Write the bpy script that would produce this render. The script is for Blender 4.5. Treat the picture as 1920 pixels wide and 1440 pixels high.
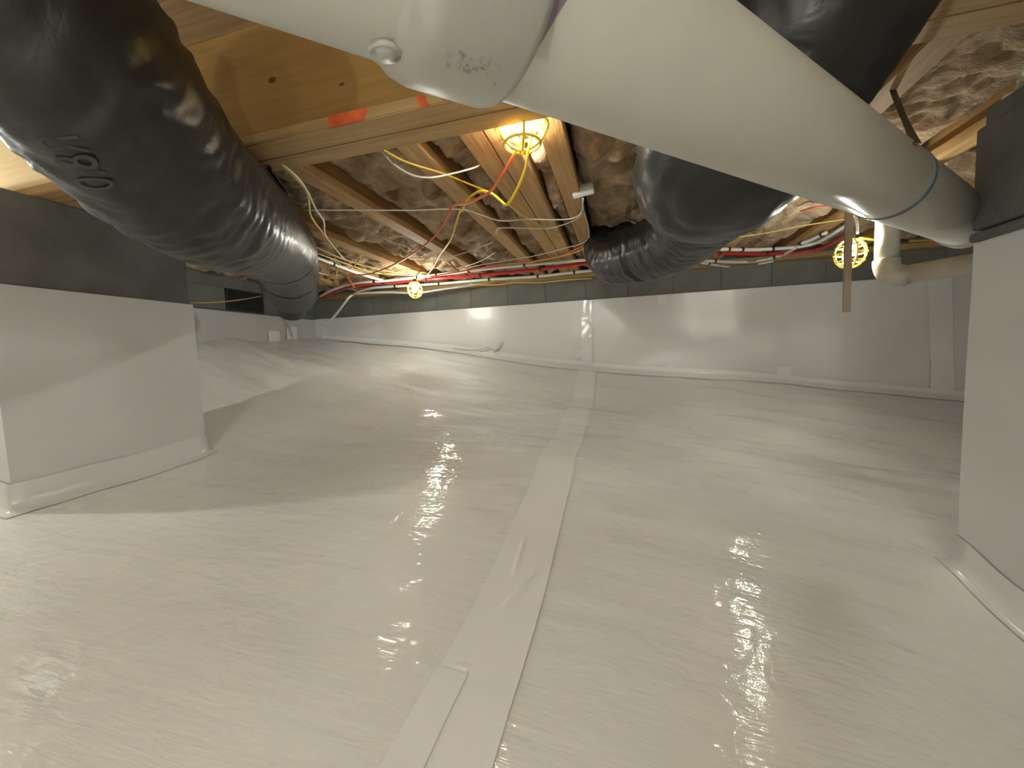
import bpy, math, random
import numpy as np
from mathutils import Vector, Matrix, noise as mnoise

random.seed(7)
sc = bpy.context.scene
for o in list(bpy.data.objects): bpy.data.objects.remove(o)
col = sc.collection

# ---------------------------------------------------------------- camera
F = 730.0                                   # focal length in pixels of the 1920 wide frame
UP = Vector((-357, 9797, -730)).normalized()          # camera axes: right, up, forward
YD = Vector((200, 61.7, 730)); YD = (YD - UP * YD.dot(UP)).normalized()
XD = YD.cross(UP)
if XD.x < 0: XD = -XD
def c2w(v): return Vector((XD.dot(v), YD.dot(v), UP.dot(v)))
cam_d = bpy.data.cameras.new('camera'); cam = bpy.data.objects.new('camera', cam_d); col.objects.link(cam)
R_ = c2w(Vector((1, 0, 0))); U_ = c2w(Vector((0, 1, 0))); B_ = -c2w(Vector((0, 0, 1)))
cam.matrix_world = Matrix(((R_.x, U_.x, B_.x, 0), (R_.y, U_.y, B_.y, 0), (R_.z, U_.z, B_.z, 0), (0, 0, 0, 1)))
cam_d.sensor_fit = 'HORIZONTAL'; cam_d.sensor_width = 36; cam_d.lens = 36 * F / 1920
cam_d.clip_start = .01; cam_d.clip_end = 50
sc.camera = cam

# ---------------------------------------------------------------- world and exposure
w = bpy.data.worlds.new('world'); sc.world = w; w.use_nodes = True
w.node_tree.nodes['Background'].inputs[0].default_value = (.9, .95, 1, 1)
w.node_tree.nodes['Background'].inputs[1].default_value = 0.0
sc.view_settings.view_transform = 'Standard'; sc.view_settings.look = 'None'
sc.view_settings.exposure = 1.25; sc.view_settings.gamma = 1; sc.view_settings.use_curve_mapping = False
BULB_POWER = 1.0

# ---------------------------------------------------------------- helpers
def ray(px, py): return c2w(Vector(((px - 960) / F, (720 - py) / F, 1.0)))
def at(px, py, z): return ray(px, py) * z
def onh(px, py, h): r = ray(px, py); return r * (h / r.z)
def onx(px, py, x): r = ray(px, py); return r * (x / r.x)
def ony(px, py, y): r = ray(px, py); return r * (y / r.y)

def tag(o, label=None, cat=None, group=None, kind=None):
    for k, v in (('label', label), ('category', cat), ('group', group), ('kind', kind)):
        if v: o[k] = v
    return o
def obj(name, mesh, mat=None, parent=None):
    o = bpy.data.objects.new(name, mesh); col.objects.link(o)
    if mat and not mesh.materials: mesh.materials.append(mat)
    if parent: o.parent = parent
    return o
def empty(name, label, cat, group=None, loc=(0, 0, 0)):
    o = bpy.data.objects.new(name, None); col.objects.link(o); o.location = loc; o.empty_display_size = .05
    return tag(o, label, cat, group)
def mesh(name, v, f, smooth=False):
    m = bpy.data.meshes.new(name); m.from_pydata([tuple(p) for p in v], [], f); m.validate()
    if smooth: m.polygons.foreach_set('use_smooth', [True] * len(m.polygons))
    m.update(); return m
def boxmesh(x0, x1, y0, y1, z0, z1, bev=0.0):
    import bmesh
    bm = bmesh.new(); bmesh.ops.create_cube(bm, size=1)
    for v in bm.verts:
        v.co = Vector(((x0 + x1) / 2 + v.co.x * (x1 - x0), (y0 + y1) / 2 + v.co.y * (y1 - y0), (z0 + z1) / 2 + v.co.z * (z1 - z0)))
    if bev: bmesh.ops.bevel(bm, geom=bm.edges[:], offset=bev, segments=2, affect='EDGES')
    m = bpy.data.meshes.new('box'); bm.to_mesh(m); bm.free(); return m
def catmull(pts, n):
    pts = [Vector(p) for p in pts]; out = []
    P = [pts[0] * 2 - pts[1]] + pts + [pts[-1] * 2 - pts[-2]]
    for i in range(len(pts) - 1):
        a, b, c, d = P[i:i + 4]
        for k in range(n):
            t = k / n
            out.append(.5 * ((2 * b) + (c - a) * t + (2 * a - 5 * b + 4 * c - d) * t * t + (3 * b - a - 3 * c + d) * t ** 3))
    out.append(pts[-1]); return out
def frames(P):
    fr = []; t0 = (P[1] - P[0]).normalized()
    n = t0.cross(Vector((0, 0, 1)));  n = (n if n.length > .05 else t0.cross(Vector((1, 0, 0)))).normalized()
    for i, p in enumerate(P):
        t = (P[min(i + 1, len(P) - 1)] - P[max(i - 1, 0)])
        t = t.normalized() if t.length > 1e-9 else t0
        n = (n - t * n.dot(t)).normalized(); fr.append((p, t, n, t.cross(n)))
    return fr
def tubemesh(P, r, seg=8, caps=True, rf=None):
    fr = frames(P); v = []; f = []; N = len(P)
    for i, (p, t, n, b) in enumerate(fr):
        for k in range(seg):
            a = 2 * math.pi * k / seg
            rr = (r[i] if isinstance(r, (list, tuple)) else r)
            if rf: rr += rf(i / (N - 1), a, p)
            v.append(p + n * (math.cos(a) * rr) + b * (math.sin(a) * rr))
    for i in range(N - 1):
        for k in range(seg):
            k2 = (k + 1) % seg
            f.append((i * seg + k, i * seg + k2, (i + 1) * seg + k2, (i + 1) * seg + k))
    if caps: f.append(tuple(range(seg))[::-1]); f.append(tuple((N - 1) * seg + k for k in range(seg)))
    return mesh('tube', v, f, True)
def joinmesh(ms, smooth=False):
    v = []; f = []
    for m in ms:
        o = len(v); v += [tuple(q.co) for q in m.vertices]; f += [tuple(o + i for i in p.vertices) for p in m.polygons]
    return mesh('joined', v, f, smooth)
def gridmesh(nx, ny, fn, smooth=True, flip=False):
    v = [fn(i / nx, j / ny) for j in range(ny + 1) for i in range(nx + 1)]
    f = []
    for j in range(ny):
        for i in range(nx):
            a = j * (nx + 1) + i; q = (a, a + 1, a + nx + 2, a + nx + 1)
            f.append(q[::-1] if flip else q)
    return mesh('grid', v, f, smooth)

# ---------------------------------------------------------------- materials
def newmat(name):
    m = bpy.data.materials.new(name); m.use_nodes = True
    nt = m.node_tree; return m, nt, nt.nodes['Principled BSDF']
def N(nt, t, **kw):
    n = nt.nodes.new(t)
    for k, v in kw.items():
        if k in n.inputs.keys(): n.inputs[k].default_value = v
        else: setattr(n, k, v)
    return n
def coords(nt, scale=(1, 1, 1), rot=(0, 0, 0)):
    tc = N(nt, 'ShaderNodeTexCoord'); mp = N(nt, 'ShaderNodeMapping')
    mp.inputs['Scale'].default_value = scale; mp.inputs['Rotation'].default_value = rot
    nt.links.new(tc.outputs['Object'], mp.inputs['Vector']); return mp.outputs['Vector']
def noisecol(nt, vec, scale, c1, c2, detail=4, lo=.35, hi=.65, rough=.55, dist=0):
    n = N(nt, 'ShaderNodeTexNoise'); n.inputs['Scale'].default_value = scale; n.inputs['Detail'].default_value = detail
    n.inputs['Roughness'].default_value = rough; n.inputs['Distortion'].default_value = dist
    nt.links.new(vec, n.inputs['Vector'])
    r = N(nt, 'ShaderNodeValToRGB'); r.color_ramp.elements[0].position = lo; r.color_ramp.elements[1].position = hi
    r.color_ramp.elements[0].color = (*c1, 1); r.color_ramp.elements[1].color = (*c2, 1)
    nt.links.new(n.outputs['Fac'], r.inputs['Fac']); return n.outputs['Fac'], r.outputs['Color']
def bump(nt, bsdf, heights):
    """heights: list of (socket, strength, distance)"""
    prev = None
    for s, st, d in heights:
        b = N(nt, 'ShaderNodeBump'); b.inputs['Strength'].default_value = st; b.inputs['Distance'].default_value = d
        nt.links.new(s, b.inputs['Height'])
        if prev: nt.links.new(prev, b.inputs['Normal'])
        prev = b.outputs['Normal']
    nt.links.new(prev, bsdf.inputs['Normal'])
def liner_mat(name, base, rough, weave=.25, wr=.35, wscale=(1, 4, 1), weave_dir='floor', mid=.15, iso=0):
    m, nt, b = newmat(name)
    v = coords(nt, wscale); v0 = coords(nt)
    _, c = noisecol(nt, v0, 1.3, tuple(x * .95 for x in base), base, 3)
    nt.links.new(c, b.inputs['Base Color'])
    n1, _ = noisecol(nt, v, 5, base, base, 5, dist=.6)
    n0, _ = noisecol(nt, v, 1.7, base, base, 2, dist=.4)
    n2, _ = noisecol(nt, v, 17, base, base, 3, dist=.5)
    hs = [(n0, wr, .045), (n1, wr, .012), (n2, mid, .0022)]
    if iso:
        n3, _ = noisecol(nt, v0, 9, base, base, 2.5, dist=.8); hs.append((n3, iso, .011))
    ax = ('X', 'Y') if weave_dir == 'floor' else ('X', 'Z')
    if weave_dir == 'side': ax = ('Y', 'Z')
    fine, _ = noisecol(nt, v0, 45, base, base, 2)
    for a in ax:
        wv = N(nt, 'ShaderNodeTexWave', wave_type='BANDS', bands_direction=a)
        wv.inputs['Scale'].default_value = 62; wv.inputs['Distortion'].default_value = .8
        wv.inputs['Detail'].default_value = 1
        nt.links.new(v0, wv.inputs['Vector']); hs.append((wv.outputs['Fac'], weave, .0006))
    hs.append((fine, weave * .5, .003))
    bump(nt, b, hs)
    b.inputs['Roughness'].default_value = rough
    b.inputs['Specular IOR Level'].default_value = .5
    b.inputs['Coat Weight'].default_value = .0
    return m
def plain(name, c, rough=.5, metal=0, nscale=0, namt=.1, bumpd=0, bscale=60, spec=.5):
    m, nt, b = newmat(name); b.inputs['Base Color'].default_value = (*c, 1)
    b.inputs['Roughness'].default_value = rough; b.inputs['Metallic'].default_value = metal
    b.inputs['Specular IOR Level'].default_value = spec
    v = coords(nt)
    if nscale:
        _, cc = noisecol(nt, v, nscale, tuple(x * (1 - namt) for x in c), c)
        nt.links.new(cc, b.inputs['Base Color'])
    if bumpd:
        h, _ = noisecol(nt, v, bscale, c, c); bump(nt, b, [(h, .6, bumpd)])
    return m
def wood(name, c1, c2, axis='Y'):
    m, nt, b = newmat(name)
    s = {'X': (.6, 9, 9), 'Y': (9, .6, 9), 'Z': (9, 9, .6)}[axis]
    v = coords(nt, s)
    h, c = noisecol(nt, v, 5, c1, c2, 7, .3, .72, .6, .5)
    nt.links.new(c, b.inputs['Base Color']); b.inputs['Roughness'].default_value = .7
    bump(nt, b, [(h, .35, .004)]); return m

M_floor = liner_mat('floor_liner', (.82, .805, .78), .055, .05, .26, (.6, 3.2, 1), mid=.65, iso=.5)
M_wall = liner_mat('wall_liner', (.80, .785, .77), .13, .22, .08, (1, 1, 1), 'wall', mid=.5, iso=.22)
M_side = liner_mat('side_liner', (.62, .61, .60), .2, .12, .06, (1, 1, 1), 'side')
M_tape = liner_mat('seam_tape', (.88, .865, .85), .10, .05, .08, (.7, 2.4, 1), mid=.3)
M_skirt = liner_mat('skirt_tape', (.70, .69, .67), .22, .1, .1, (1, 1, 1))
M_black = None
def black_film():
    m, nt, b = newmat('black_film'); b.inputs['Base Color'].default_value = (.018, .018, .017, 1)
    b.inputs['Roughness'].default_value = .36; b.inputs['Specular IOR Level'].default_value = .5
    v = coords(nt, (1, 1, 1)); h, _ = noisecol(nt, v, 9, (0, 0, 0), (1, 1, 1), 6, dist=1.5)
    h2, _ = noisecol(nt, v, 34, (0, 0, 0), (1, 1, 1), 3, dist=1.0)
    bump(nt, b, [(h, .18, .02), (h2, .08, .004)]); return m
M_black = black_film()
M_pvc = plain('pvc_pipe', (.54, .525, .465), .36, nscale=6, namt=.08, bumpd=.0006, bscale=25)
M_pvc2 = plain('dusty_pvc', (.56, .50, .42), .45, nscale=10, namt=.2, bumpd=.0005)
M_hub = plain('pvc_hub', (.55, .545, .505), .38, nscale=8, namt=.1, bumpd=.0012, bscale=40)
M_conc = plain('concrete', (.17, .168, .155), .92, nscale=4, namt=.3, bumpd=.004, bscale=55)
M_block = plain('concrete_block', (.20, .20, .18), .92, nscale=3, namt=.25, bumpd=.003, bscale=80)
M_mortar = plain('mortar', (.24, .24, .22), .95, nscale=8, namt=.3, bumpd=.003)
M_woodY = wood('joist_wood', (.36, .20, .075), (.60, .38, .165), 'Y')
M_woodYw = wood('joist_web_wood', (.33, .17, .05), (.50, .29, .10), 'Y')
M_woodX = wood('girder_wood', (.34, .205, .08), (.52, .35, .165), 'X')
M_panel = wood('girder_panel_wood', (.27, .145, .035), (.36, .205, .055), 'X')
M_ply = wood('pale_plywood', (.62, .46, .25), (.74, .57, .34), 'X')
M_sub = wood('subfloor_wood', (.30, .18, .08), (.5, .33, .17), 'X')
M_stick = wood('stick_wood', (.33, .24, .17), (.48, .37, .28), 'Z')
M_red = plain('red_pex', (.55, .03, .03), .3)
M_dkred = plain('dark_red_wire', (.33, .03, .02), .4)
M_white = plain('white_pex', (.80, .78, .73), .3)
M_cream = plain('cream_cable', (.74, .70, .58), .45)
M_grey = plain('grey_cable', (.42, .41, .36), .5)
M_yel = plain('yellow_cord', (.80, .55, .03), .4)
M_yel2 = plain('pale_yellow_cable', (.66, .52, .14), .45)
M_cage = plain('yellow_cage', (.95, .62, .04), .35)
M_orange = plain('orange_cord', (.78, .16, .04), .4)
M_paint = plain('orange_paint', (.78, .13, .03), .7, nscale=30, namt=.4)
M_knot = plain('knot', (.10, .045, .015), .8)
M_dark = plain('dark_plastic', (.02, .02, .02), .4)
M_strap = plain('slate_strap', (.10, .12, .15), .45)
M_brown = plain('hanger_strap', (.07, .05, .035), .6)
M_box = plain('white_plastic', (.80, .79, .74), .35)
M_chrome = plain('chrome', (.7, .7, .7), .2, 1)
M_void = plain('vent_dark', (.01, .01, .01), .8)
M_purple = plain('purple_primer', (.38, .27, .36), .45, nscale=20, namt=.2)
M_smudge = plain('grey_print', (.47, .465, .43), .5, nscale=60, namt=.3)
M_print = plain('pale_print', (.04, .04, .04), .5)
def insul_mat():
    m, nt, b = newmat('fibre_glass'); v = coords(nt)
    h, c = noisecol(nt, v, 5.5, (.19, .10, .038), (.60, .44, .28), 7, .34, .66, .6, .8)
    h2, _ = noisecol(nt, v, 40, (0, 0, 0), (1, 1, 1), 5, dist=1.5)
    nt.links.new(c, b.inputs['Base Color']); b.inputs['Roughness'].default_value = 1
    b.inputs['Specular IOR Level'].default_value = .05
    b.inputs['Sheen Weight'].default_value = .2
    bump(nt, b, [(h, .8, .05), (h2, .7, .02)]); return m
M_ins = insul_mat()
def bulb_mat(k=1):
    m, nt, b = newmat('lit_bulb'); nt.nodes.remove(b)
    e = N(nt, 'ShaderNodeEmission'); e.inputs['Color'].default_value = (.945, 1, .925, 1)
    e.inputs['Strength'].default_value = 300 * BULB_POWER * k
    nt.links.new(e.outputs[0], nt.nodes['Material Output'].inputs[0]); return m
M_bulb = bulb_mat(); M_bulb2 = bulb_mat(2.0)

# ---------------------------------------------------------------- ground shape
YB = 3.937; XL = -3.513; XR = 4.5; YF = -3.2; HB = .72; HS = 1.116
CP = [(-3.51, 3.93, .283), (-1.735, 3.93, .085), (-.309, 3.93, -.13), (1.109, 3.93, -.266), (2.065, 3.93, -.389),
      (2.68, 3.93, -.469), (4.5, 3.9, -.62), (-3.5, 2.53, .19), (-2.295, .92, -.545), (-2.295, 1.655, -.498),
      (1.126, 1.656, -.79), (1.126, 1.423, -.86), (1.126, .9, -.87), (-.3, .535, -.677), (-.3, .95, -.675), (-.3, 1.507, -.594),
      (-.3, 1.97, -.515), (-.3, 2.76, -.47), (-.3, 3.5, -.36), (1.1, 3.45, -.47), (2.0, 3.45, -.60), (-3.5, 1, -.25),
      (-3.5, -1, -.5), (-3.5, -3.2, -.6), (0, -3.2, -.75), (0, -.6, -.72), (4.5, -3.2, -.95), (4.5, 1, -.95)]
CPa = np.array(CP)
def _phi(r): return np.where(r > 0, r * r * np.log(r + 1e-12), 0)
_K = _phi(np.linalg.norm(CPa[:, None, :2] - CPa[None, :, :2], axis=2)) + np.eye(len(CP)) * .02
_P = np.hstack([np.ones((len(CP), 1)), CPa[:, :2]])
_A = np.block([[_K, _P], [_P.T, np.zeros((3, 3))]])
_w = np.linalg.solve(_A, np.concatenate([CPa[:, 2], np.zeros(3)]))
def base_h(x, y):
    r = np.linalg.norm(CPa[:, :2] - np.array([x, y]), axis=1)
    return float(_phi(r) @ _w[:-3] + _w[-3] + _w[-2] * x + _w[-1] * y)
def floor_h(x, y):
    h = base_h(x, y)
    far = min(1, max(0, (y - 1.3) / 1.2))
    a = mnoise.noise(Vector((x * .8 + 3, y * 2.0, 0)))
    b = mnoise.noise(Vector((x * 1.6 + y * .7, y * 5.5, 4.2)))
    c = mnoise.noise(Vector((x * 3.4 + y * 2, y * 13, 9.1)))
    k = min(1, max(0, (YB - y) / .25))
    return h + (a * (.006 + .030 * far) + b * (.004 + .016 * far) + c * (.0008 + .005 * far)) * k
def on_floor(px, py):
    r = ray(px, py); t = .3
    for _ in range(2000):
        p = r * t
        if p.z < floor_h(p.x, p.y): return p
        t += .005
    return r * t

# ---------------------------------------------------------------- the setting
def fgrid():
    xs = np.linspace(XL - .05, XR + .05, 320); ys = np.concatenate([np.linspace(YF - .05, .2, 40)[:-1], np.linspace(.2, YB + .03, 330)])
    v = [(x, y, floor_h(x, y)) for y in ys for x in xs]; n = len(xs); f = []
    for j in range(len(ys) - 1):
        for i in range(n - 1):
            a = j * n + i; f.append((a, a + 1, a + n + 1, a + n))
    return mesh('floor', v, f, True)
floor = tag(obj('floor', fgrid(), M_floor), kind='structure')
tag(obj('ceiling', boxmesh(XL - .2, XR + .2, YF - .2, YB + .2, HS, HS + .02), M_sub), kind='structure')
wb = tag(obj('wall_back', boxmesh(XL - .25, XR + .25, YB + .012, YB + .2, -1.3, HS + .02), M_mortar), kind='structure')
wl = tag(obj('wall_left', boxmesh(XL - .2, XL - .012, YF - .2, YB + .012, -1.3, HS + .02), M_mortar), kind='structure')
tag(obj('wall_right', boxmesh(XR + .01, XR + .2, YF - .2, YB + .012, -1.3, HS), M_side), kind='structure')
tag(obj('wall_front', boxmesh(XL - .2, XR + .2, YF - .2, YF - .01, -1.3, HS), M_wall), kind='structure')
# block courses that show above the liner
def blockmesh(L, H, T): return boxmesh(0, L, 0, T, 0, H, .002)
bm_b = blockmesh(.3975, .206, .04); bm_b.materials.append(M_block)
x = XL + .01; k = 0
while x < XR - .1:
    if not (-.05 < (x - XR) < .1):
        b = bpy.data.objects.new('block', bm_b); col.objects.link(b); b.parent = wb; b.location = (x, YB + random.uniform(-.001, .001), .512)
    x += .4
bm_s = boxmesh(0, .04, 0, .3975, 0, .206, .002); bm_s.materials.append(M_block)
y = YF + .04
while y < YB - .3:
    if True:
        for dz, dy in ((0, 0), (.2075, .2)):
            b = bpy.data.objects.new('block', bm_s); col.objects.link(b); b.parent = wl; b.location = (XL - .04, y - dy, .512 + dz)
    y += .4
# lower courses behind the liner
lc = obj('lower_wall', boxmesh(XL - .01, XR, YB + .001, YB + .02, -1.3, .506), M_mortar, wb)
lc2 = obj('lower_wall', boxmesh(XL - .02, XL - .001, YF, YB, -1.3, .506), M_mortar, wl)
# sill plates and rim boards
tag(obj('trim_1', boxmesh(XL + .09, XR, YB - .10, YB + .03, HB, .758, .002), M_woodX), kind='structure')
# dark vent opening in the left wall
ve = empty('foundation_vent', 'dark square foundation vent in the side wall behind the big black duct', 'vent')
vf = [boxmesh(XL - .012, XL + .006, y0, y1, z0, z1, .001) for y0, y1, z0, z1 in
      ((2.84, 2.86, .515, .715), (3.22, 3.24, .515, .715), (2.86, 3.22, .515, .53), (2.86, 3.22, .70, .715))]
obj('frame', joinmesh(vf), M_dark, ve)
obj('screen', boxmesh(XL + .001, XL + .004, 2.855, 3.225, .525, .705), M_void, ve)

# ---------------------------------------------------------------- liners on the walls
def wallgrid(x0, x1, bulge=.004, top=.509, seed=0, nx=60, off=.006):
    def fn(u, v):
        x = x0 + (x1 - x0) * u; lo = base_h(x, YB - .02) - .05; z = lo + (top - lo) * v
        d = mnoise.noise(Vector((x * 1.5, z * 2.2, seed))) * .004 + mnoise.noise(Vector((x * 5, z * 6, seed + 5))) * .0025 * (1 - v * .7)
        if v > .97: d = 0
        return (x, YB - off - .012 + d, z)
    return gridmesh(nx, 24, fn, True)
s1 = tag(obj('wall_liner', wallgrid(XL + .012, -.30), M_wall), 'white plastic liner sheet on the far wall, from the corner to the taped upright seam', 'liner')
s2 = tag(obj('wall_liner', wallgrid(-.298, 2.42, seed=3), M_wall), 'white plastic liner sheet on the far wall, between its two upright tape seams', 'liner')
s3 = tag(obj('wall_liner', wallgrid(2.422, XR - .01, seed=8), M_wall), 'white liner sheet on the far wall beyond the last upright seam', 'liner')
def sidegrid():
    def fn(u, v):
        y = YF + (YB - .02 - YF) * u; lo = base_h(XL, y) - .05; z = lo + (.500 - lo) * v
        d = mnoise.noise(Vector((y * 1.5, z * 2.2, 4))) * .008
        return (XL + .014 + (d if v < .97 else 0), y, z)
    return gridmesh(120, 24, fn, True, flip=True)
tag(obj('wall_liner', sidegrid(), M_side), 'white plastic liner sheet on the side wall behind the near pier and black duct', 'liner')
def vtape(x0, x1, name_label, z1=.507, lean=0):
    def fn(u, v):
        lo = base_h((x0 + x1) / 2, YB - .02) - .01; z = lo + (z1 - lo) * v
        return (x0 + (x1 - x0) * u + lean * (1 - v) + .003 * mnoise.noise(Vector((z * 9, u, x0))), YB - .025 - .0015 * mnoise.noise(Vector((u * 3, z * 15, 2))), z)
    return tag(obj('seam_tape', gridmesh(6, 30, fn), M_tape), name_label, 'tape')
vtape(-.352, -.248, 'upright strip of white tape joining liner sheets near the middle of the far wall')
vtape(2.38, 2.53, 'upright strip of white tape on the far wall beneath the angled drain pipe', lean=.05)
# tape along the foot of the far wall
def foot(x0, x1):
    def fn(u, v):
        x = x0 + (x1 - x0) * u; wv = .004 * mnoise.noise(Vector((x * 6, 1, 1)))
        h = floor_h(x, YB - .05)
        if v < .5: return (x, YB - .034, base_h(x, YB - .03) + .055 - .075 * v + wv * 2)
        t = (v - .5) * 2; yy = YB - .034 - .07 * t
        return (x, yy, floor_h(x, yy) + .006 + .012 * (1 - t))
    return gridmesh(140, 6, fn, True, flip=True)
tag(obj('floor_tape', foot(-3.4, 4.3), M_tape), 'long white tape sealing floor liner to the foot of the far wall', 'tape')
# little square patches
for px, py, s, lb in ((1470, 698, .055, 'small square tape patch low on the far wall, the patch nearest the hanging wood stick'),
                      (1258, 690, .04, 'small tape patch at the foot of the far wall, just past the upright seam'),
                      (1241, 561, .045, 'small tape patch high on the far wall under the block band'),
                      (1086, 664, .04, 'tape patch touching the foot of the upright wall seam')):
    p = ony(px, py, YB - .033)
    tag(obj('tape_patch', boxmesh(p.x - s, p.x + s, YB - .0285, YB - .0245, p.z - s * .9, p.z + s * .9, .0008), M_tape), lb, 'tape')
for px, py, s, lb in ((515, 633, .07, 'pale tape square on the side wall liner near the far corner, farther from the corner'),
                      (548, 624, .07, 'pale tape square on the side wall liner right by the far corner')):
    p = onx(px, py, XL + .03)
    tag(obj('tape_patch', boxmesh(XL + .022, XL + .028, p.y - s, p.y + s, p.z - s, p.z + s, .0008), M_tape), lb, 'tape')
# crumpled liner fold at the wall foot
fold = []
for a in (((850, 652), (880, 655), (905, 652), (915, 648), (925, 658), (938, 638)), ((897, 657), (915, 655), (930, 651), (938, 645))):
    P = catmull([ony(px, py, YB - .05) for px, py in a], 8)
    fold.append(tubemesh(P, .006, 6, True, lambda t, an, p: .004 * mnoise.noise(p * 30)))
tag(obj('liner_fold', joinmesh(fold, True), M_tape), 'crumpled ridge of plastic liner at the foot of the far wall', 'liner')

# ---------------------------------------------------------------- floor tape seam
def ftape(x0, x1, y0, y1, off, ridges=()):
    def fn(u, v):
        y = y0 + (y1 - y0) * v
        e = .006 * mnoise.noise(Vector((y * 2.2, x0, 3)))
        dx = .02 * max(0, (1.2 - y)) * 0
        x = x0 + (x1 - x0) * u + e + dx
        h = floor_h(x, y) + off
        for (ax, ay, bx, by, hh, ww) in ridges:
            d = Vector((bx - ax, by - ay)); L = d.length; d /= L; q = Vector((x - ax, y - ay)); s = q.dot(d); n = q.x * d.y - q.y * d.x
            if -.02 < s < L + .02: h += hh * math.exp(-(n / ww) ** 2) * max(0, math.sin(math.pi * min(1, max(0, s / L))))
        return (x, y, h)
    return gridmesh(36, 520, fn, True)
a1 = on_floor(985, 1010); a2 = on_floor(962, 1085); b1 = on_floor(1008, 1075); b2 = on_floor(938, 1148)
c1 = on_floor(848, 1252); c2_ = on_floor(884, 1258)
tag(obj('floor_tape', ftape(-.385, -.212, .12, 3.86, .005, ((a2.x, a2.y, a1.x, a1.y, .008, .006), (b2.x, b2.y, b1.x, b1.y, .009, .007), (c1.x, c1.y, c2_.x, c2_.y, .005, .005))), M_tape),
    'long wide strip of white seam tape running down the middle of the floor', 'tape')
tag(obj('floor_tape', ftape(-.387, -.318, .1, .72, .0075), M_tape), 'short second strip of tape lapped on the near end of the floor seam', 'tape')

# ---------------------------------------------------------------- piers
def pier(label, x0, x1, y0, y1, ztop, zl, hb, side, ear=False):
    e = empty('pier', label, 'pier', loc=(0, 0, 0))
    obj('concrete_core', boxmesh(x0 + .006, x1 - .006, y0 + .006, y1 - .006, hb - .35, ztop, .004), M_conc, e)
    # wrapped liner: four sides, slightly uneven
    v = []; f = []; P = []
    per = [(x0, y0), (x1, y0), (x1, y1), (x0, y1)]
    n = 14
    for i in range(4):
        a, b = per[i], per[(i + 1) % 4]
        for k in range(n): P.append((a[0] + (b[0] - a[0]) * k / n, a[1] + (b[1] - a[1]) * k / n))
    R = 18
    for r in range(R + 1):
        t = r / R
        for (px, py) in P:
            lo = floor_h(px, py) - .04; z = lo + (zl - lo) * t
            d = .003 + .003 * mnoise.noise(Vector((px * 4, py * 4, z * 3)))
            cx, cy = (x0 + x1) / 2, (y0 + y1) / 2
            sx = 1 + d / ((x1 - x0) / 2); sy = 1 + d / ((y1 - y0) / 2)
            v.append((cx + (px - cx) * sx, cy + (py - cy) * sy, z))
    m = len(P)
    for r in range(R):
        for k in range(m): f.append((r * m + k, r * m + (k + 1) % m, (r + 1) * m + (k + 1) % m, (r + 1) * m + k))
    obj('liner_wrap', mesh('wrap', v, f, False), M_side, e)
    # skirt of tape round the foot
    v = []; f = []
    for r, (o, hh) in enumerate(((.007, .115), (.008, .06), (.012, .02), (.024, .008), (.042, .003))):
        for (px, py) in P:
            cx, cy = (x0 + x1) / 2, (y0 + y1) / 2
            qx = px + (o if px > cx + (x1 - x0) * .499 else -o if px < cx - (x1 - x0) * .499 else 0)
            qy = py + (o if py > cy + (y1 - y0) * .499 else -o if py < cy - (y1 - y0) * .499 else 0)
            v.append((qx, qy, floor_h(qx, qy) + hh + .003 * mnoise.noise(Vector((qx * 9, qy * 9, r)))))
    for r in range(4):
        for k in range(m): f.append((r * m + k, (r + 1) * m + k, (r + 1) * m + (k + 1) % m, r * m + (k + 1) % m))
    obj('tape_skirt', mesh('skirt', v, f, True), M_skirt, e)
    return e
pl = pier('white wrapped concrete pier under the big black duct, at the side wall end', -2.72, -2.295, .915, 1.655, HB, .345, -.6, 1)
pr = pier('white wrapped concrete pier in front of the end of the big white pipe', 1.126, 1.56, .93, 1.656, HB, .308, -.9, -1)
obj('concrete_pilaster', boxmesh(1.112, 1.14, 1.44, 1.652, .345, .66, .004), M_conc, pr)
obj('concrete_ledge', boxmesh(1.106, 1.14, 1.40, 1.653, .309, .335, .004), M_conc, pr)

# ---------------------------------------------------------------- girder
g = empty('girder', 'built-up wooden girder crossing the crawl space over both piers, marked with orange paint', 'beam')
GX0, GX1 = XL + .1, XR - .02
obj('bottom_chord', boxmesh(GX0, GX1, 1.075, 1.1625, HB + .001, .757, .003), M_woodX, g)
obj('bottom_chord', boxmesh(GX0, GX1, 1.1645, 1.245, HB + .001, .757, .003), M_woodX, g)
obj('web_panel', boxmesh(GX0, GX1, 1.105, 1.225, .757, HS - .002), M_panel, g)
obj('gusset_panel', boxmesh(-3.3, -1.66, 1.094, 1.1045, .758, HS - .01, .001), M_ply, g)
for pts in (((613, 212), (690, 200), (682, 226), (668, 233), (617, 243)), ((779, 180), (796, 178), (800, 190), (808, 208), (790, 212), (786, 196)),
            ((826, 186), (846, 183), (868, 194), (866, 199), (842, 201))):
    q = [ony(px, py, 1.0742) for px, py in pts]
    q = [Vector((p.x, p.y, min(.756, max(.7215, p.z)))) for p in q]
    vv = q + [p + Vector((0, .0006, 0)) for p in q]; n = len(q)
    obj('paint_mark', mesh('paint', vv, [tuple(range(n)), tuple(range(2 * n - 1, n - 1, -1))] + [(i, (i + 1) % n, n + (i + 1) % n, n + i) for i in range(n)]), M_paint, g)
for px, py, s in ((510, 150, .012), (352, 43, .006), (641, 158, .007)):
    c = ony(px, py, 1.1045); q = [c + Vector((math.cos(a) * s * 1.3, 0, math.sin(a) * s * .8)) for a in [i * math.pi / 7 for i in range(14)]]
    obj('knot', mesh('knot', q, [tuple(range(14))]), M_knot, g)

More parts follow.
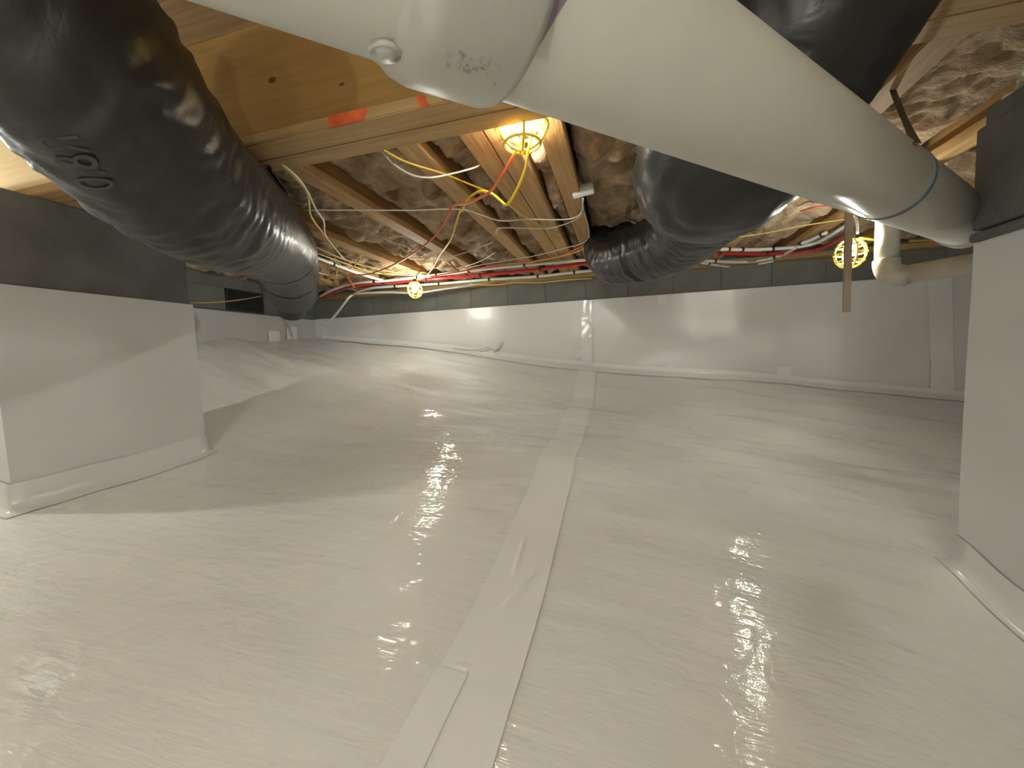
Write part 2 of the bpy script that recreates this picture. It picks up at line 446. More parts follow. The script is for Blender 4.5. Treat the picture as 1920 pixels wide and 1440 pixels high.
# ---------------------------------------------------------------- joists and insulation
JW = .089
jx = [(-2.79, ''), (-2.28, ''), (-1.78, ''), (-1.27, ''), (-.765, ''), (-.522, ''), (-.431, ''), (-.255, ''),
      (.26, ''), (.775, ''), (1.29, ''), (1.80, ''), (2.31, ''), (2.82, ''), (3.33, ''), (3.84, '')]
jlab = ['wooden joist seen above the far end of the bent duct',
        'wooden joist just beside the bent duct, nearest the white pipe that slants away', 'wooden joist crossed by the slanting pale cables, second out from the bent duct',
        'wooden joist over the far lamp, with brown web showing, crossed by dark red cord', 'single wooden joist that ends where the thin yellow wire starts at the girder',
        'first half of the doubled joist over the near lamp', 'second half of the doubled joist over the near lamp',
        'wooden joist beside the small white box', 'wooden joist hidden mostly behind the middle black duct', 'wooden joist seen above the big white pipe next to the brown strap',
        'wooden joist over the lamp by the hanging wood stick', 'wooden joist above the elbow of the small drain pipe', 'wooden joist beyond the near pier, over the drain pipe',
        'wooden joist behind the near pier, third from the end wall', 'wooden joist behind the near pier, second from the end wall', 'wooden joist behind the near pier, closest to the end wall']
for (x0, _), lb in zip(jx, jlab):
    j = empty('floor_joist', lb, 'joist', loc=(0, 0, 0))
    w_ = .0875
    obj('bottom_flange', boxmesh(x0, x0 + w_, 1.247, YB - .001, .760, .798, .003), M_woodY, j)
    obj('web', boxmesh(x0 + .02, x0 + w_ - .02, 1.247, YB - .001, .797, HS - .002), M_woodYw, j)
def batt(x0, x1, y0, y1, seed, label, lo=.80, amp=1.0):
    nx = max(8, int((x1 - x0) / .012)); ny = int((y1 - y0) / .014)
    def fn(u, v):
        x = x0 + (x1 - x0) * u; y = y0 + (y1 - y0) * v
        p = Vector((x, y, seed))
        d = mnoise.noise(p * 4.5) * .05 + (abs(mnoise.noise(p * 9 + Vector((3, 1, 2)))) - .25) * -.06 + mnoise.noise(p * 22) * .014 + mnoise.noise(p * 45) * .006
        edge = min(1, min(u, 1 - u) * 6)
        return (x, y, lo + .05 - .045 * amp * edge + d * amp * (.4 + .6 * edge))
    m = gridmesh(nx, ny, fn, True, flip=True)
    # close the top so that the batt has depth
    n = len(m.vertices); v = [tuple(q.co) for q in m.vertices] + [(x0, y0, lo + .2), (x1, y0, lo + .2), (x1, y1, lo + .2), (x0, y1, lo + .2)]
    f = [tuple(p.vertices) for p in m.polygons] + [(n, n + 1, n + 2, n + 3)]
    W = nx + 1
    f += [tuple([n + 1, n] + [i for i in range(W)]), tuple([n + 3, n + 2] + [ny * W + nx - i for i in range(W)]),
          tuple([n, n + 3] + [(ny - j) * W for j in range(ny + 1)]), tuple([n + 2, n + 1] + [j * W + nx for j in range(ny + 1)])]
    return tag(obj('insulation_batt', mesh('batt', v, f, True), M_ins), label, 'insulation', 'insulation batts between the joists')
xs = [XL + .01] + [j[0] for j in jx]
blab = ['brown insulation batt over the far bend of the black duct', 'lumpy insulation batt just beyond the bent duct',
        'lumpy insulation batt crossed by the yellow cables near the bent duct', 'pale bulging insulation batt right over the far lamp', 'broad pale insulation batt between far lamp joist and single joist',
        'dark insulation batt between the single joist and the doubled joist', '', 'narrow dark insulation strip between doubled joist and box joist', 'wide brown insulation batt beside the small white box',
        'brown insulation batt behind the middle duct', 'dark drooping insulation batt above the coupling of the big pipe', 'insulation batt over the lamp by the hanging stick',
        'insulation batt above the drain pipe elbow', 'insulation batt beyond the near pier', 'insulation batt behind the pier, third from end wall', 'insulation batt behind the pier, closest to end wall']
for i in range(len(jx)):
    a = xs[i] + (JW if i else 0) + .002; b = jx[i][0] - .002
    if b - a < .03: continue
    if i == 8: batt(a, b, 1.25, YB - .12, i * 7.3, blab[i], .80, 1.0)
    else: batt(a, b, 1.25, YB - .12, i * 7.3, blab[min(i, 16)])

# ---------------------------------------------------------------- big white pipe
pd = c2w(Vector((1126, 162, 730))).normalized(); A0 = Vector((-.2545, .203, .3315)); PR = .084
def hitpipe(px, py, R):
    r = ray(px, py); o = -A0; d = r - pd * r.dot(pd); o2 = o - pd * o.dot(pd)
    a = d.dot(d); b = 2 * d.dot(o2); c = o2.dot(o2) - R * R; D = b * b - 4 * a * c
    if D < 0: return None
    return r * ((-b - math.sqrt(D)) / (2 * a))
def pipe_pt(px, py):   # nearest point of the axis to a pixel ray
    r = ray(px, py).normalized(); n = r.cross(pd)
    # minimise |A0 + pd s - r t|
    a = pd.dot(r); s = (A0.dot(r) * a - A0.dot(pd)) / (1 - a * a)
    return s
def seg(s0, s1, r0, r1=None, n=2, segs=64, name='pipe', mat=M_pvc, parent=None, prof=None):
    prof = prof or [(s0, r0), (s1, r1 or r0)]
    P = [A0 + pd * s for s, _ in prof]; m = tubemesh(P, [r for _, r in prof], segs)
    return obj(name, m, mat, parent)
s_l = (hitpipe(748, 112, PR) - A0).dot(pd); s_r = (hitpipe(955, 165, PR) - A0).dot(pd)
bp = empty('drain_pipe', 'very large white plastic pipe slanting across the ceiling in front of both black ducts', 'pipe')
S0 = -.62; s_end = pipe_pt(1815, 412)
body = seg(0, 0, 0, prof=[(S0, PR), (s_end + .05, PR)], name='pipe_body', parent=bp)
print('fitting s', s_l, s_r, 'end', s_end)
hub = seg(0, 0, 0, prof=[(s_l - .012, PR + .0005), (s_l - .004, PR + .003), (s_l + .004, PR + .009), (s_l + .018, PR + .0125), (s_r - .012, PR + .0125), (s_r - .004, PR + .010), (s_r - .0035, PR + .0005)], name='coupling', mat=M_hub, parent=bp)
tag(hub, 'thicker scuffed coupling')
seg(0, 0, 0, prof=[(s_end - .03, PR + .0005), (s_end - .029, PR + .007), (s_end + .07, PR + .007), (s_end + .071, PR + .0005)], name='end_coupling', mat=M_hub, parent=bp)
# moulded round boss
c = hitpipe(722, 92, PR)
nrm = (c - A0 - pd * (c - A0).dot(pd)).normalized()
boss_prof = [(-.02, .0135), (.003, .0135), (.0045, .0125), (.0045, .0115), (.002, .0105), (.0018, .0)]
obj('round_boss', tubemesh([c + nrm * h for h, _ in boss_prof], [max(r, .0004) for _, r in boss_prof], 28), M_hub, bp)
def decal(pts, R, mat, name, parent):
    q = [hitpipe(px, py, R) for px, py in pts]
    if any(p is None for p in q): return
    cen = sum(q, Vector()) / len(q); cen = A0 + pd * (cen - A0).dot(pd) + (cen - A0 - pd * (cen - A0).dot(pd)).normalized() * R
    n = len(q); mids = [(p + cen) / 2 for p in q]
    mids = [A0 + pd * (p - A0).dot(pd) + (p - A0 - pd * (p - A0).dot(pd)).normalized() * R for p in mids]
    vv = q + mids + [cen]; f = []
    for i in range(n):
        j = (i + 1) % n; f += [(i, j, n + j, n + i), (n + i, n + j, 2 * n)]
    return obj(name, mesh(name, vv, f, True), mat, parent)
decal(((1040, -4), (1066, -4), (1050, 20), (1030, 55), (1015, 80), (1005, 92), (1012, 70), (1026, 35)), PR + .0004, M_purple, 'primer_stain', bp)
# worn grey print on the coupling: strokes no longer legible
rs = random.Random(3)
strokes = []
for i in range(46):
    u, t = rs.uniform(835, 945), rs.uniform(-14, 26)
    px = u; py = 112 + (u - 880) * .32 + t
    L = rs.uniform(5, 12); a = rs.choice((.35, 1.8, 1.9, .4, 2.3))
    p0 = hitpipe(px, py, PR + .0128); p1 = hitpipe(px + math.cos(a) * L, py + math.sin(a) * L, PR + .0128)
    if p0 and p1: strokes.append(tubemesh([p0, p1], .0004, 4))
pm = obj('worn_print', joinmesh(strokes), M_smudge, hub); tag(pm, kind='stuff')
# strap hanger of the big pipe
sb = pipe_pt(1668, 340)
sh = empty('strap_hanger', 'slate grey strap wrapped round the big white pipe and hung from a joist above', 'strap')
sd = obj('pipe_band', tubemesh([A0 + pd * s for s in (sb - .0105, sb - .0101, sb + .0101, sb + .0105)], [PR, PR + .0022, PR + .0022, PR], 64, False), M_strap, sh)
def ribbon(P, wdt, thick, side):
    P = [Vector(p) for p in P]; v = []; f = []
    for i, p in enumerate(P):
        t = (P[min(i + 1, len(P) - 1)] - P[max(i - 1, 0)]).normalized(); s = (side - t * side.dot(t)).normalized(); n = t.cross(s)
        for a, b in ((-1, -1), (1, -1), (1, 1), (-1, 1)): v.append(p + s * (a * wdt / 2) + n * (b * thick / 2))
    for i in range(len(P) - 1):
        for k in range(4): f.append((i * 4 + k, i * 4 + (k + 1) % 4, i * 4 + 4 + (k + 1) % 4, i * 4 + 4 + k))
    f += [(3, 2, 1, 0), tuple((len(P) - 1) * 4 + k for k in range(4))]
    return mesh('ribbon', v, f)
zz = (A0 + pd * sb)
P = catmull([hitpipe(1716, 268, PR + .003) or zz, at(1706, 245, 1.08), at(1686, 200, 1.15), at(1668, 150, 1.2), at(1660, 110, 1.22)], 6)
obj('hanging_strap', ribbon(P, .020, .0015, R_), M_brown, sh)

# ---------------------------------------------------------------- black ducts
def duct(name, label, pts, D, creases, seed, rings=8, segs=112, amp=1.0, kmin=0):
    C = [at(px, py, z) for px, py, z in pts]
    rad = [(p[3] if len(p) > 3 else D) / 2 for p in [tuple(q) + ((D,) if len(q) == 3 else ()) for q in [tuple(q) for q in pts]]] if False else None
    P = catmull(C, rings * 6)
    # even spacing
    L = [0]
    for i in range(1, len(P)): L.append(L[-1] + (P[i] - P[i - 1]).length)
    n = int(L[-1] / .009); Q = []; j = 0
    for i in range(n + 1):
        s = L[-1] * i / n
        while j < len(L) - 2 and L[j + 1] < s: j += 1
        t = (s - L[j]) / max(1e-9, L[j + 1] - L[j]); Q.append(P[j].lerp(P[j + 1], t))
    fr = frames(Q)
    curv = [0] * len(Q)
    for i in range(8, len(Q) - 8):
        curv[i] = (fr[i + 8][1] - fr[i - 8][1]).length / (fr[i + 8][0] - fr[i - 8][0]).length
    def rf(t, a, p):
        i = int(round(t * (len(Q) - 1))); s = i * .009
        k = max(kmin, min(1, curv[i] / 2.2))
        ca, sa = math.cos(a), math.sin(a)
        d = .006 * mnoise.noise(Vector((ca * 1.5 + seed, sa * 1.5, s * 2.5)))
        d += .004 * mnoise.noise(Vector((ca * 5, sa * 5 + seed, s * 3)))                      # lengthwise slack
        ring = mnoise.noise(Vector((ca * 1.6, sa * 1.6 + seed, s * 34 + 2 * mnoise.noise(Vector((ca * 2, sa * 2, s * 3))))))
        d += (.0004 + .011 * k) * ring
        r2 = mnoise.noise(Vector((ca * 2.4 + s * 6, sa * 2.4 + seed, s * 60)))
        d += (.0001 + .004 * k) * r2
        for (cs, cw, cd) in creases:
            d -= cd * math.exp(-((t - cs - .012 * ca) / cw) ** 2)
        return d * amp
    R = D / 2
    rl = []
    for i in range(len(Q)):
        t = i / (len(Q) - 1); rl.append(R)
    return Q, tubemesh(Q, rl, segs, True, rf), fr
d1 = empty('flexible_duct', 'huge black plastic wrapped flexible duct bending away over the first white pier', 'duct')
Q1, m1, fr1 = duct('duct', '', [(-200, -380, .56), (-40, -110, .66), (130, 105, .78), (285, 290, .98), (395, 385, 1.25), (468, 425, 1.62), (518, 462, 2.15), (538, 505, 2.75), (545, 543, 3.15)], .40,
                  [(.62, .004, .02), (.85, .006, .03)], 1.3)
obj('duct_sleeve', m1, M_black, d1)
d2 = empty('flexible_duct', 'wide black plastic wrapped duct passing behind the big white pipe, ending in a bend', 'duct')
Q2, m2, fr2 = duct('duct', '', [(1640, -330, .72), (1575, -110, .84), (1470, 100, .96), (1372, 265, 1.09), (1326, 322, 1.28)], .47, [], 5.1)
obj('duct_sleeve', m2, M_black, d2)
d3 = empty('flexible_duct', 'smaller wrinkled black duct curling up into the insulation below the wide duct', 'duct')
Q3, m3, fr3 = duct('duct', '', [(1350, 362, 1.45), (1308, 408, 1.7), (1262, 450, 2.0), (1195, 476, 2.35), (1150, 478, 2.6), (1140, 440, 2.75)], .34, [(.57, .012, .045)], 9.4, kmin=.55)
obj('duct_sleeve', m3, M_black, d3)
P = catmull([Q1[-12], at(546, 560, 3.2), at(546, 585, 3.3)], 8)
obj('end_collar', tubemesh(P, [.16 - .05 * i / (len(P) - 1) for i in range(len(P))], 40, True, lambda t, a, p: .008 * mnoise.noise(p * 12)), M_black, d1)
# pale print on the first duct: letters R 8.0
def on_tube(fr, R, i, a):
    p, t, n, b = fr[i]; return p + n * math.cos(a) * R + b * math.sin(a) * R
def letters():
    cu = bpy.data.curves.new('print', 'FONT'); cu.body = 'R8.0'; cu.size = 1; o = bpy.data.objects.new('tmp', cu); col.objects.link(o)
    dg = bpy.context.evaluated_depsgraph_get(); me = bpy.data.meshes.new_from_object(o.evaluated_get(dg)); bpy.data.objects.remove(o); return me
def hit_duct(fr, R, px, py):
    r = ray(px, py).normalized(); best = None
    for i in range(len(fr)):
        p, t, n, b = fr[i]
        dn = r.dot(t)
        if abs(dn) < 1e-6: continue
        s = p.dot(t) / dn
        if s < .05: continue
        q = r * s - p
        e = abs(q.length - R)
        if best is None or (e < .02 and s < best[1]) or (best[0] > .02 and e < best[0]):
            best = (e, s, i, math.atan2(q.dot(b), q.dot(n)))
    return best
hA = hit_duct(fr1, .2, 105, 262); hB = hit_duct(fr1, .2, 165, 335)
print('letters at', hA, hB)
lm = letters()
from mathutils import geometry
import bmesh
bm = bmesh.new(); bm.from_mesh(lm); bmesh.ops.triangulate(bm, faces=bm.faces[:])
for _ in range(1): bmesh.ops.subdivide_edges(bm, edges=bm.edges[:], cuts=1)
LX = max(v.co.x for v in bm.verts)
i0, a0 = hA[2], hA[3]; i1, a1_ = hB[2], hB[3]
for v in bm.verts:
    u = v.co.x / LX; hgt = v.co.y
    fi = i0 + (i1 - i0) * (u * 1.45 - .1); aa = a0 + (a1_ - a0) * (u * 1.45 - .1)
    aa += (hgt - .35) * (.10 / .2) * (1 if True else -1)
    k = max(0, min(len(fr1) - 2, int(fi))); fr_ = fi - k
    q = on_tube(fr1, .2075, k, aa).lerp(on_tube(fr1, .2075, k + 1, aa), min(1, max(0, fr_))); v.co = q
me = bpy.data.meshes.new('print'); bm.to_mesh(me); bm.free(); me.materials.clear()
obj('printed_rating', me, M_print, d1)
# black band folds at the bend of the first duct and strap loop above
sl = empty('hanging_strap', 'black webbing loop holding the first duct up at its bend under the girder', 'strap')
P = catmull([at(484, 330, 1.36), at(490, 318, 1.38), at(500, 313, 1.39), at(508, 322, 1.42), at(525, 345, 1.5), at(538, 362, 1.55)], 6)
obj('strap_loop', ribbon(P, .024, .002, Vector((.6, -.8, 0))), M_dark, sl)
P = catmull([at(486, 325, 1.36), at(492, 350, 1.36), at(500, 380, 1.36), at(506, 404, 1.36)], 6)
obj('strap_tail', ribbon(P, .012, .002, Vector((1, .3, 0))), M_dark, sl)
# black film scraps over the curled duct
P = catmull([at(1130, 455, 2.5), at(1150, 440, 2.5), at(1175, 432, 2.45), at(1205, 450, 2.3)], 6)
tag(obj('film_or_glare', tubemesh(P, .05, 14, True, lambda t, a, p: .02 * mnoise.noise(p * 14) - .03 * abs(t - .5)), M_black), 'crumpled scrap of black film where the curled duct meets the insulation', 'plastic')

# ---------------------------------------------------------------- small drain pipe
sp = empty('drain_elbow', 'small beige drain pipe dropping down and turning towards the near pier', 'pipe')
a = at(1662, 395, 1.86); b = at(1662, 488, 1.86); c = at(1672, 518, 1.86); d = at(1700, 516, 1.84); e = at(1840, 492, 1.68); a.z = .74; a.x = b.x; a.y = b.y
obj('upright_pipe', tubemesh([a, b], .0445, 32), M_pvc, sp)
P = catmull([b, at(1662, 497, 1.86), at(1667, 510, 1.86), at(1680, 517, 1.855), at(1692, 517, 1.85)], 6)
obj('elbow', tubemesh(P, .0505, 32), M_pvc2, sp)
obj('elbow_lip', tubemesh([P[-1] - (d - P[-1]) * .05, P[-1] + (e - d).normalized() * .012], .053, 32), M_pvc2, sp)
obj('run_pipe', tubemesh([P[-2], e + (e - d) * .6], .0445, 32), M_pvc2, sp)

# ---------------------------------------------------------------- hanging wood stick
p0 = at(1587, 585, 1.75); p1 = at(1587, 400, 1.75)
tag(obj('wood_stick', boxmesh(p0.x - .014, p0.x + .014, p0.y - .006, p0.y + .006, p0.z, .758, .001), M_stick), 'thin flat wooden stick hanging down in front of the lamp nearest the drain elbow', 'stick')

# ---------------------------------------------------------------- lamps
def cage_mesh(rx, rz, n_mer=8, rings=(-.55, 0, .5), top=1.0, wr=.0035):
    ms = []
    for k in range(n_mer):
        a = 2 * math.pi * k / n_mer
        pts = []
        for i in range(15):
            t = -math.pi / 2 + (math.asin(max(-1, min(1, top))) + math.pi / 2) * i / 14
            pts.append(Vector((math.cos(a) * math.cos(t) * rx, math.sin(a) * math.cos(t) * rx, math.sin(t) * rz)))
        pts[0] = Vector((math.cos(a) * .004, math.sin(a) * .004, -rz))
        ms.append(tubemesh(pts, wr, 6))
    for s in rings:
        r = rx * math.sqrt(1 - s * s); ms.append(tubemesh([Vector((math.cos(q) * r, math.sin(q) * r, s * rz)) for q in [2 * math.pi * i / 32 for i in range(33)]], wr, 6, False))
    return joinmesh(ms, True)
def lathe(prof, segs=20): return tubemesh([Vector((0, 0, z)) for z, _ in prof], [max(r, .0003) for _, r in prof], segs)
bulb_m = lathe([(-.024, .0), (-.023, .007), (-.018, .016), (-.009, .023), (.003, .025), (.014, .022), (.026, .016), (.036, .013), (.040, .0135)]); bulb_m2 = bulb_m.copy(); bulb_m.materials.append(M_bulb); bulb_m2.materials.append(M_bulb2)
sock_m = lathe([(.036, .016), (.038, .019), (.070, .019), (.074, .015), (.080, .013), (.084, .006)]); sock_m.materials.append(M_dark)
cage_m = cage_mesh(.066, .072, wr=.004); cage_m.materials.append(M_cage)
def lamp(label, loc, rot=(0, 0, 0), cage=None, group=None, cz=-.012, bz=0, strong=False):
    l = empty('work_light', label, 'lamp', group, loc); l.rotation_euler = rot
    o = obj('bulb', bulb_m2 if strong else bulb_m, None, l); o.location.z = bz; o = obj('socket', sock_m, None, l); o.location.z = bz
    cg = obj('cage', cage or cage_m, None, l); cg.location.z = cz; return l
L1 = Vector((-.297, 1.312, .752)); L2 = at(778, 541, 3.38); L3 = at(1594, 471, 1.95)
big = cage_mesh(.086, .080, 5, (-.72, -.05), .06, .005); big.materials.append(M_cage)
lamp('lit caged lamp tucked up behind the girder, an orange and a yellow cord below', L1, cage=big, cz=0, bz=.004)
lamp('lit caged lamp hanging far off by the pipe run on the far wall', L2)
lamp('lit caged lamp behind the hanging wood stick', L3)
PUL = [((-2.98, .62, .60), 'lit caged lamp beside the first pier', 2), ((-.9, -1.25, .60), 'added fill lamp, caged and lit, unseen behind the viewer on the bent duct side', 2), ((.25, -1.15, .50), 'added fill lamp, caged and lit, unseen straight behind the viewer', 2), ((0, -2.6, .6), 'added fill lamp, caged and lit, unseen and farthest behind the viewer', 2)]  # the three behind the viewer are unseen, added to brighten the near floor
for p, lb, k in PUL: lamp(lb, Vector(p), strong=k == 2)

# ---------------------------------------------------------------- cords, wires and pipes
def wire(name, label, pts, r, mat, cat='cable', group=None, seg_=7, n=7):
    P = []
    for q in pts:
        if len(q) == 3 and not isinstance(q, Vector): P.append(at(*q))
        elif isinstance(q, Vector): P.append(q)
        else: P.append(onh(q[0], q[1], .745))
    return tag(obj(name, tubemesh(catmull(P, n), r, seg_), mat), label, cat, group)
H = lambda px, py, h=.745: onh(px, py, h)
wire('extension_cord', 'thick orange cord looping down from the near lamp and off past the far lamp', [H(985, 235, .76), at(972, 275, 1.30), at(940, 330, 1.38), at(915, 362, 1.48), at(878, 380, 1.65), at(849, 386, 1.78), at(838, 408, 1.9), at(815, 443, 2.15), at(775, 475, 2.5), at(730, 500, 2.85), at(690, 514, 3.05), at(655, 515, 3.2)], .0052, M_orange, 'cord')
wire('extension_cord', 'thick bright yellow cord looping down from the near lamp to the far lamp', [H(1000, 232, .76), at(992, 275, 1.28), at(984, 320, 1.30), at(966, 362, 1.34), at(950, 384, 1.40), at(938, 376, 1.46), at(920, 362, 1.52), at(898, 359, 1.6), at(876, 374, 1.7), at(868, 392, 1.78), at(862, 398, 1.85), at(855, 420, 1.98), at(845, 450, 2.2), at(826, 477, 2.6), at(812, 502, 2.95), at(796, 520, 3.2), at(782, 524, 3.36)], .0050, M_yel, 'cord')
wire('electrical_cable', 'thin yellow cable leaving the girder and running to the orange cord', [(708, 274), (760, 303), (830, 325), (880, 345), (912, 358)], .0035, M_yel)
wire('electrical_cable', 'thin yellow cable crossing the doubled joist beyond the yellow cord', [(955, 385), (975, 400), (1000, 415), (1030, 432), (1048, 438)], .0035, M_yel2)
wire('electrical_cable', 'pale grey cable sagging from the girder to the doubled joist', [(712, 278, 1.45), (735, 305, 1.48), (770, 327, 1.5), (805, 333, 1.5), (850, 325, 1.52), (890, 314, 1.53), (903, 306, 1.6)], .0035, M_cream)
wire('electrical_cable', 'yellow cable hanging in a bow beside the duct bend, inner of two', [(526, 307, 1.38), (553, 333, 1.42), (575, 360, 1.48), (580, 385, 1.52), (583, 405, 1.58), (600, 430, 1.75), (622, 458, 1.95), (642, 483, 2.3)], .0036, M_yel2)
wire('electrical_cable', 'pale yellow cable hanging in a bow beside the duct bend, outer of two', [(530, 308, 1.38), (560, 335, 1.42), (578, 362, 1.48), (592, 392, 1.56), (607, 415, 1.7), (610, 440, 1.85), (630, 468, 2.1), (648, 488, 2.4)], .0036, M_cream)
wire('electrical_cable', 'straight pale cable strung across the joists to the small white box', [(570, 394), (680, 394), (780, 394), (835, 392), (875, 394), (905, 404), (940, 414), (990, 411), (1040, 412), (1070, 410), (1086, 403), (1092, 390), at(1092, 372, 1.86)], .0034, M_cream)
wire('electrical_cable', 'pale cable curving below the straight one and up to the white box', [(930, 440), (932, 430), (945, 427), (990, 428), (1030, 428), (1060, 420), (1083, 409), (1092, 398)], .0036, M_cream)
wire('electrical_cable', 'thin pale cable dropping from the white box and trailing along the pipe run', [at(1094, 372, 1.86), (1094, 392), (1103, 425), (1103, 445), (1090, 457), (1060, 465), (1010, 478), (960, 487), (900, 497), (860, 508)], .0032, M_cream)
wire('extension_cord', 'orange and brown cord running from the curled duct down to the pipe run', [(1200, 440, 2.3), (1160, 447, 2.5), (1110, 456, 2.7), (1085, 465, 2.8), (1050, 480, 3.0), (990, 491, 3.1), (930, 497, 3.2), (870, 508, 3.3), (800, 520, 3.35)], .0060, M_orange, 'cord')
wire('electrical_cable', 'yellow cable beside the orange cord near the curled duct', [(1200, 438, 2.28), (1150, 448, 2.5), (1110, 459, 2.7), (1070, 476, 2.9), (1000, 491, 3.1), (950, 495, 3.15)], .0045, M_yel2)
wire('electrical_cable', 'thin grey cable slanting over the lumpy batt above the far lamp, upper of two', [(808, 482), (835, 483), (880, 471), (925, 454)], .0032, M_cream)
wire('electrical_cable', 'thin grey cable slanting over the lumpy batt above the far lamp, lower of two', [(872, 500), (900, 490), (930, 473)], .0032, M_cream)
wire('electrical_cable', 'short dark red wire curving down onto the red pipe', [(843, 492), (855, 505), (872, 513), (886, 520)], .006, M_dkred)
wire('electrical_cable', 'short bright orange lead hanging in the dark by the bend of the pipe run', [(649, 516, 3.1), (656, 527, 3.12), (664, 539, 3.15)], .008, M_orange)
for k, (pts, lb) in enumerate(((((590, 462), (620, 476), (650, 488), (690, 500), (740, 510), (790, 513)), 'yellow cable of the tangle beside the duct, topmost strand'),
                              (((590, 473), (625, 486), (665, 500), (700, 511), (750, 515), (795, 516)), 'yellow cable of the tangle beside the duct, second strand'),
                              (((590, 510), (615, 515), (640, 513), (662, 500), (677, 484)), 'yellow cable end curling up out of the tangle'),
                              (((640, 492), (632, 505), (630, 522), (622, 532)), 'yellow cable dropping behind the slanting white pipe'),
                              (((700, 514), (735, 511), (760, 505), (800, 512)), 'yellow cable lying along the joist end by the far lamp'))):
    wire('electrical_cable', lb, pts, .0048, M_yel2)
wire('electrical_cable', 'thin yellow cable strung from the wide duct to the hanging stick', [(1362, 447), (1430, 438), (1500, 424), (1585, 411)], .0038, M_yel2)
wire('electrical_cable', 'thin red wire under the big pipe beside the wide duct', [(1500, 396), (1530, 388), (1570, 385), (1600, 388)], .0045, M_dkred)
wire('electrical_cable', 'yellow cable along the sill top between bent duct and curled duct', [(880, 533, 3.75), (930, 534, 3.74), (965, 530, 3.73), (1010, 530, 3.72), (1060, 525, 3.7), (1110, 522, 3.7)], .006, M_yel2)
wire('electrical_cable', 'yellow cable along the sill top beyond the curled duct', [(1290, 504, 3.6), (1340, 503, 3.55), (1400, 495, 3.5), (1450, 490, 3.45), (1520, 488, 3.35), (1600, 486, 3.3), (1680, 478, 3.25)], .007, M_yel2)
wire('electrical_cable', 'thin yellow line strung past the first pier towards the far vent', [(345, 567, 2.25), (400, 567, 2.4), (450, 562, 2.6), (490, 555, 2.8)], .0035, M_yel2)
wire('electrical_cable', 'grey cable lying just under the pipe run near the far lamp', [(660, 551, 3.75), (720, 548, 3.78), (780, 549, 3.8), (840, 541, 3.8), (900, 533, 3.8)], .010, M_grey)
wire('lamp_cord', 'short white cord feeding the lamp behind the hanging stick', [(1590, 397, 2.0), (1603, 405, 1.98), (1607, 420, 1.96), (1608, 438, 1.95)], .0055, M_box, 'cord')
wire('lamp_cord', 'yellow cord running from the stick lamp to the drain pipe and beyond', [(1612, 446, 1.95), (1640, 449, 1.98), (1690, 452, 2.05), (1740, 450, 2.2), (1800, 446, 2.3)], .0055, M_yel, 'cord')
wire('lamp_cord', 'short dark cord holding the far lamp up at the pipe run', [(781, 523, 3.38), (782, 515, 3.36), (790, 508, 3.3)], .006, M_dark, 'cord')
wire('cord_plug', 'black plug joining the yellow lamp cord just past the drain pipe', [(1682, 451.5, 2.03), (1700, 452, 2.06)], .011, M_dark, 'plug')
# PEX pipes
def pexline(label, pts, r, mat, clips, h=.735, cat='pipe', kinds='water_pipe'):
    P = [onh(px, py, h) if py < 1000 else None for px, py in pts]
    e = empty(kinds, label, cat); C = catmull(P, 8); obj('tube', tubemesh(C, r, 10), mat, e)
    for cpx in clips:
        best = min(range(1, len(C) - 1), key=lambda i: abs(projx(C[i]) - cpx)); c = C[best]; t = (C[best + 1] - C[best - 1]).normalized()
        m = tubemesh([c - t * .008, c + t * .008], r + .0045, 10); o = obj('pipe_clip', m, M_dark, e)
    return e
def projx(p):
    z = -B_.dot(p); return 960 + F * R_.dot(p) / z
pexline('upper white water pipe along the joist ends, between the two ducts', ((600, 556), (625, 543), (665, 531), (727, 526), (800, 518), (879, 508), (983, 497), (1100, 487), (1180, 480)), .0125, M_white, (705, 822, 881, 983, 1103))
pexline('red water pipe running just below the upper white one, between the ducts', ((600, 560), (630, 547), (660, 537), (700, 532), (800, 524), (900, 516), (1000, 506), (1100, 494), (1180, 486)), .0145, M_red, (720, 802, 900, 1008), .73)
pexline('lower white water pipe along the joist ends, bending down at the corner', ((672, 546), (690, 541), (720, 538), (823, 532), (917, 524), (1008, 518), (1100, 508), (1190, 500)), .0125, M_white, (674, 741, 829, 916, 1009, 1075), .728)
pexline('white water pipe slanting away beside the yellow cable tangle', ((585, 480), (620, 493), (660, 508), (700, 521), (724, 527)), .0125, M_white, (625, 724), .742)
wire('water_pipe', 'white pipe curving down the far corner wall to the floor', [onh(674, 546, .728), at(655, 557, 3.75), at(637, 580, 3.85), at(622, 598, 3.95), at(603, 610, 4.05)], .0115, M_cream, 'pipe')
pexline('upper white water pipe beyond the curled duct, arching to the lamp by the stick', ((1300, 472), (1337, 467), (1400, 468), (1475, 465), (1520, 458), (1545, 448), (1575, 430), (1590, 420)), .0125, M_white, (1365, 1390, 1446), .735)
pexline('second white pipe arching to the lamp by the stick, shorter', ((1500, 457), (1520, 450), (1540, 440), (1550, 436)), .0125, M_white, (1500, 1541), .74)
pexline('red water pipe beyond the curled duct, arching to the lamp by the stick', ((1300, 476), (1325, 475), (1437, 476), (1500, 473), (1540, 465), (1570, 450), (1590, 436)), .0125, M_red, (1352, 1440), .73)
pexline('lower white water pipe beyond the curled duct, rising across the red one', ((1290, 487), (1312, 488), (1370, 491), (1412, 490), (1450, 483), (1475, 474), (1492, 464)), .0125, M_white, (1337, 1452), .728)
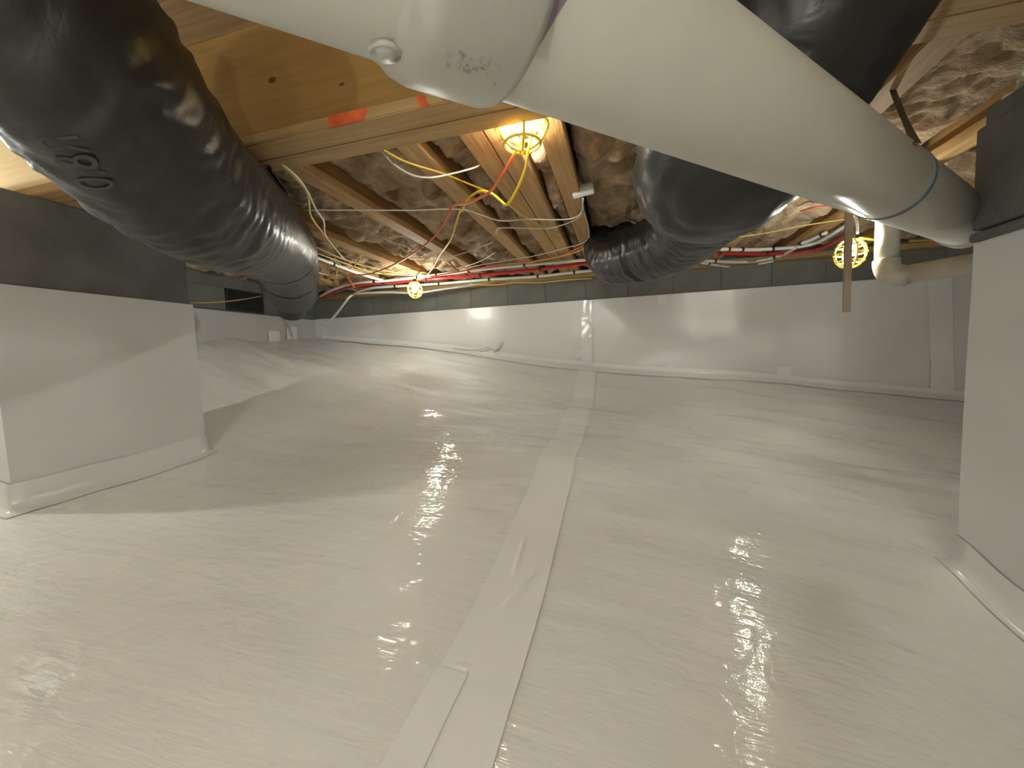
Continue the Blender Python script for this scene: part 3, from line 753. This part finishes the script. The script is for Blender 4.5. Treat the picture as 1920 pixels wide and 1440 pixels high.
pexline('lowest white water pipe with the black and chrome drain valve', ((1300, 490), (1325, 494), (1350, 498), (1380, 500), (1400, 499), (1430, 493), (1450, 489)), .0115, M_white, (1328, 1380, 1398), .72)
wire('water_pipe', 'short white pipe rising from the pipe run to the wide duct', [(1385, 468, 3.4), (1398, 460, 3.3), (1410, 447, 3.2), (1414, 432, 3.1)], .011, M_white, 'pipe')
v_ = onh(1388, 500, .72); dv = empty('drain_valve', 'small black and chrome drain valve hanging from the lowest white pipe', 'valve')
obj('valve_body', tubemesh([v_ + Vector((0, 0, q)) for q in (.005, -.012, -.03)], [.026, .024, .018], 16), M_dark, dv)
obj('valve_spout', tubemesh([v_ + Vector((0, 0, q)) for q in (-.028, -.045, -.068, -.07)], [.010, .014, .014, .011], 16), M_chrome, dv)

# ---------------------------------------------------------------- small white box and rail
bx = empty('junction_box', 'small white plastic box clipped beside a joist, trailing thin pale cables', 'box')
c = at(1093, 357, 1.86)
m = boxmesh(-.05, .05, -.012, .012, -.027, .027, .003); o = obj('box_body', m, M_box, bx); o.matrix_basis = Matrix.Translation(c) @ Matrix.Rotation(-.12, 4, 'Y') @ Matrix.Rotation(-.35, 4, 'X')
c2 = at(1091, 330, 1.9)
for k in range(4):
    m = boxmesh(-.007, .007, -.003, .003, -.062, .062, .001); o = obj('rail', m, M_box if k % 2 else M_grey, bx); o.matrix_basis = Matrix.Translation(c2 + Vector((-.027 + k * .0165, .02, .01)))
m = boxmesh(-.038, .038, -.002, .002, -.002, .002); o = obj('tie', m, M_grey, bx); o.matrix_basis = Matrix.Translation(c2 + Vector((-.003, .012, -.012)))

# crumpled white piece added on the near pier, standing in for bright glare
q = onh(1928, 148, .755); ms = []
for k in range(3):
    P = catmull([q + Vector((-.012 + .02 * k, -.05, -.02)), q + Vector((.0 + .02 * k, -.01, .022)), q + Vector((.012 + .02 * k, .03, -.01)), q + Vector((.02 * k, .06, -.03))], 8)
    ms.append(tubemesh(P, .02, 12, True, lambda t, a, p: .011 * mnoise.noise(p * 55)))
tag(obj('film_or_glare', joinmesh(ms, False), M_box), 'added crumpled white piece standing in for bright glare on top of the near pier', 'plastic')
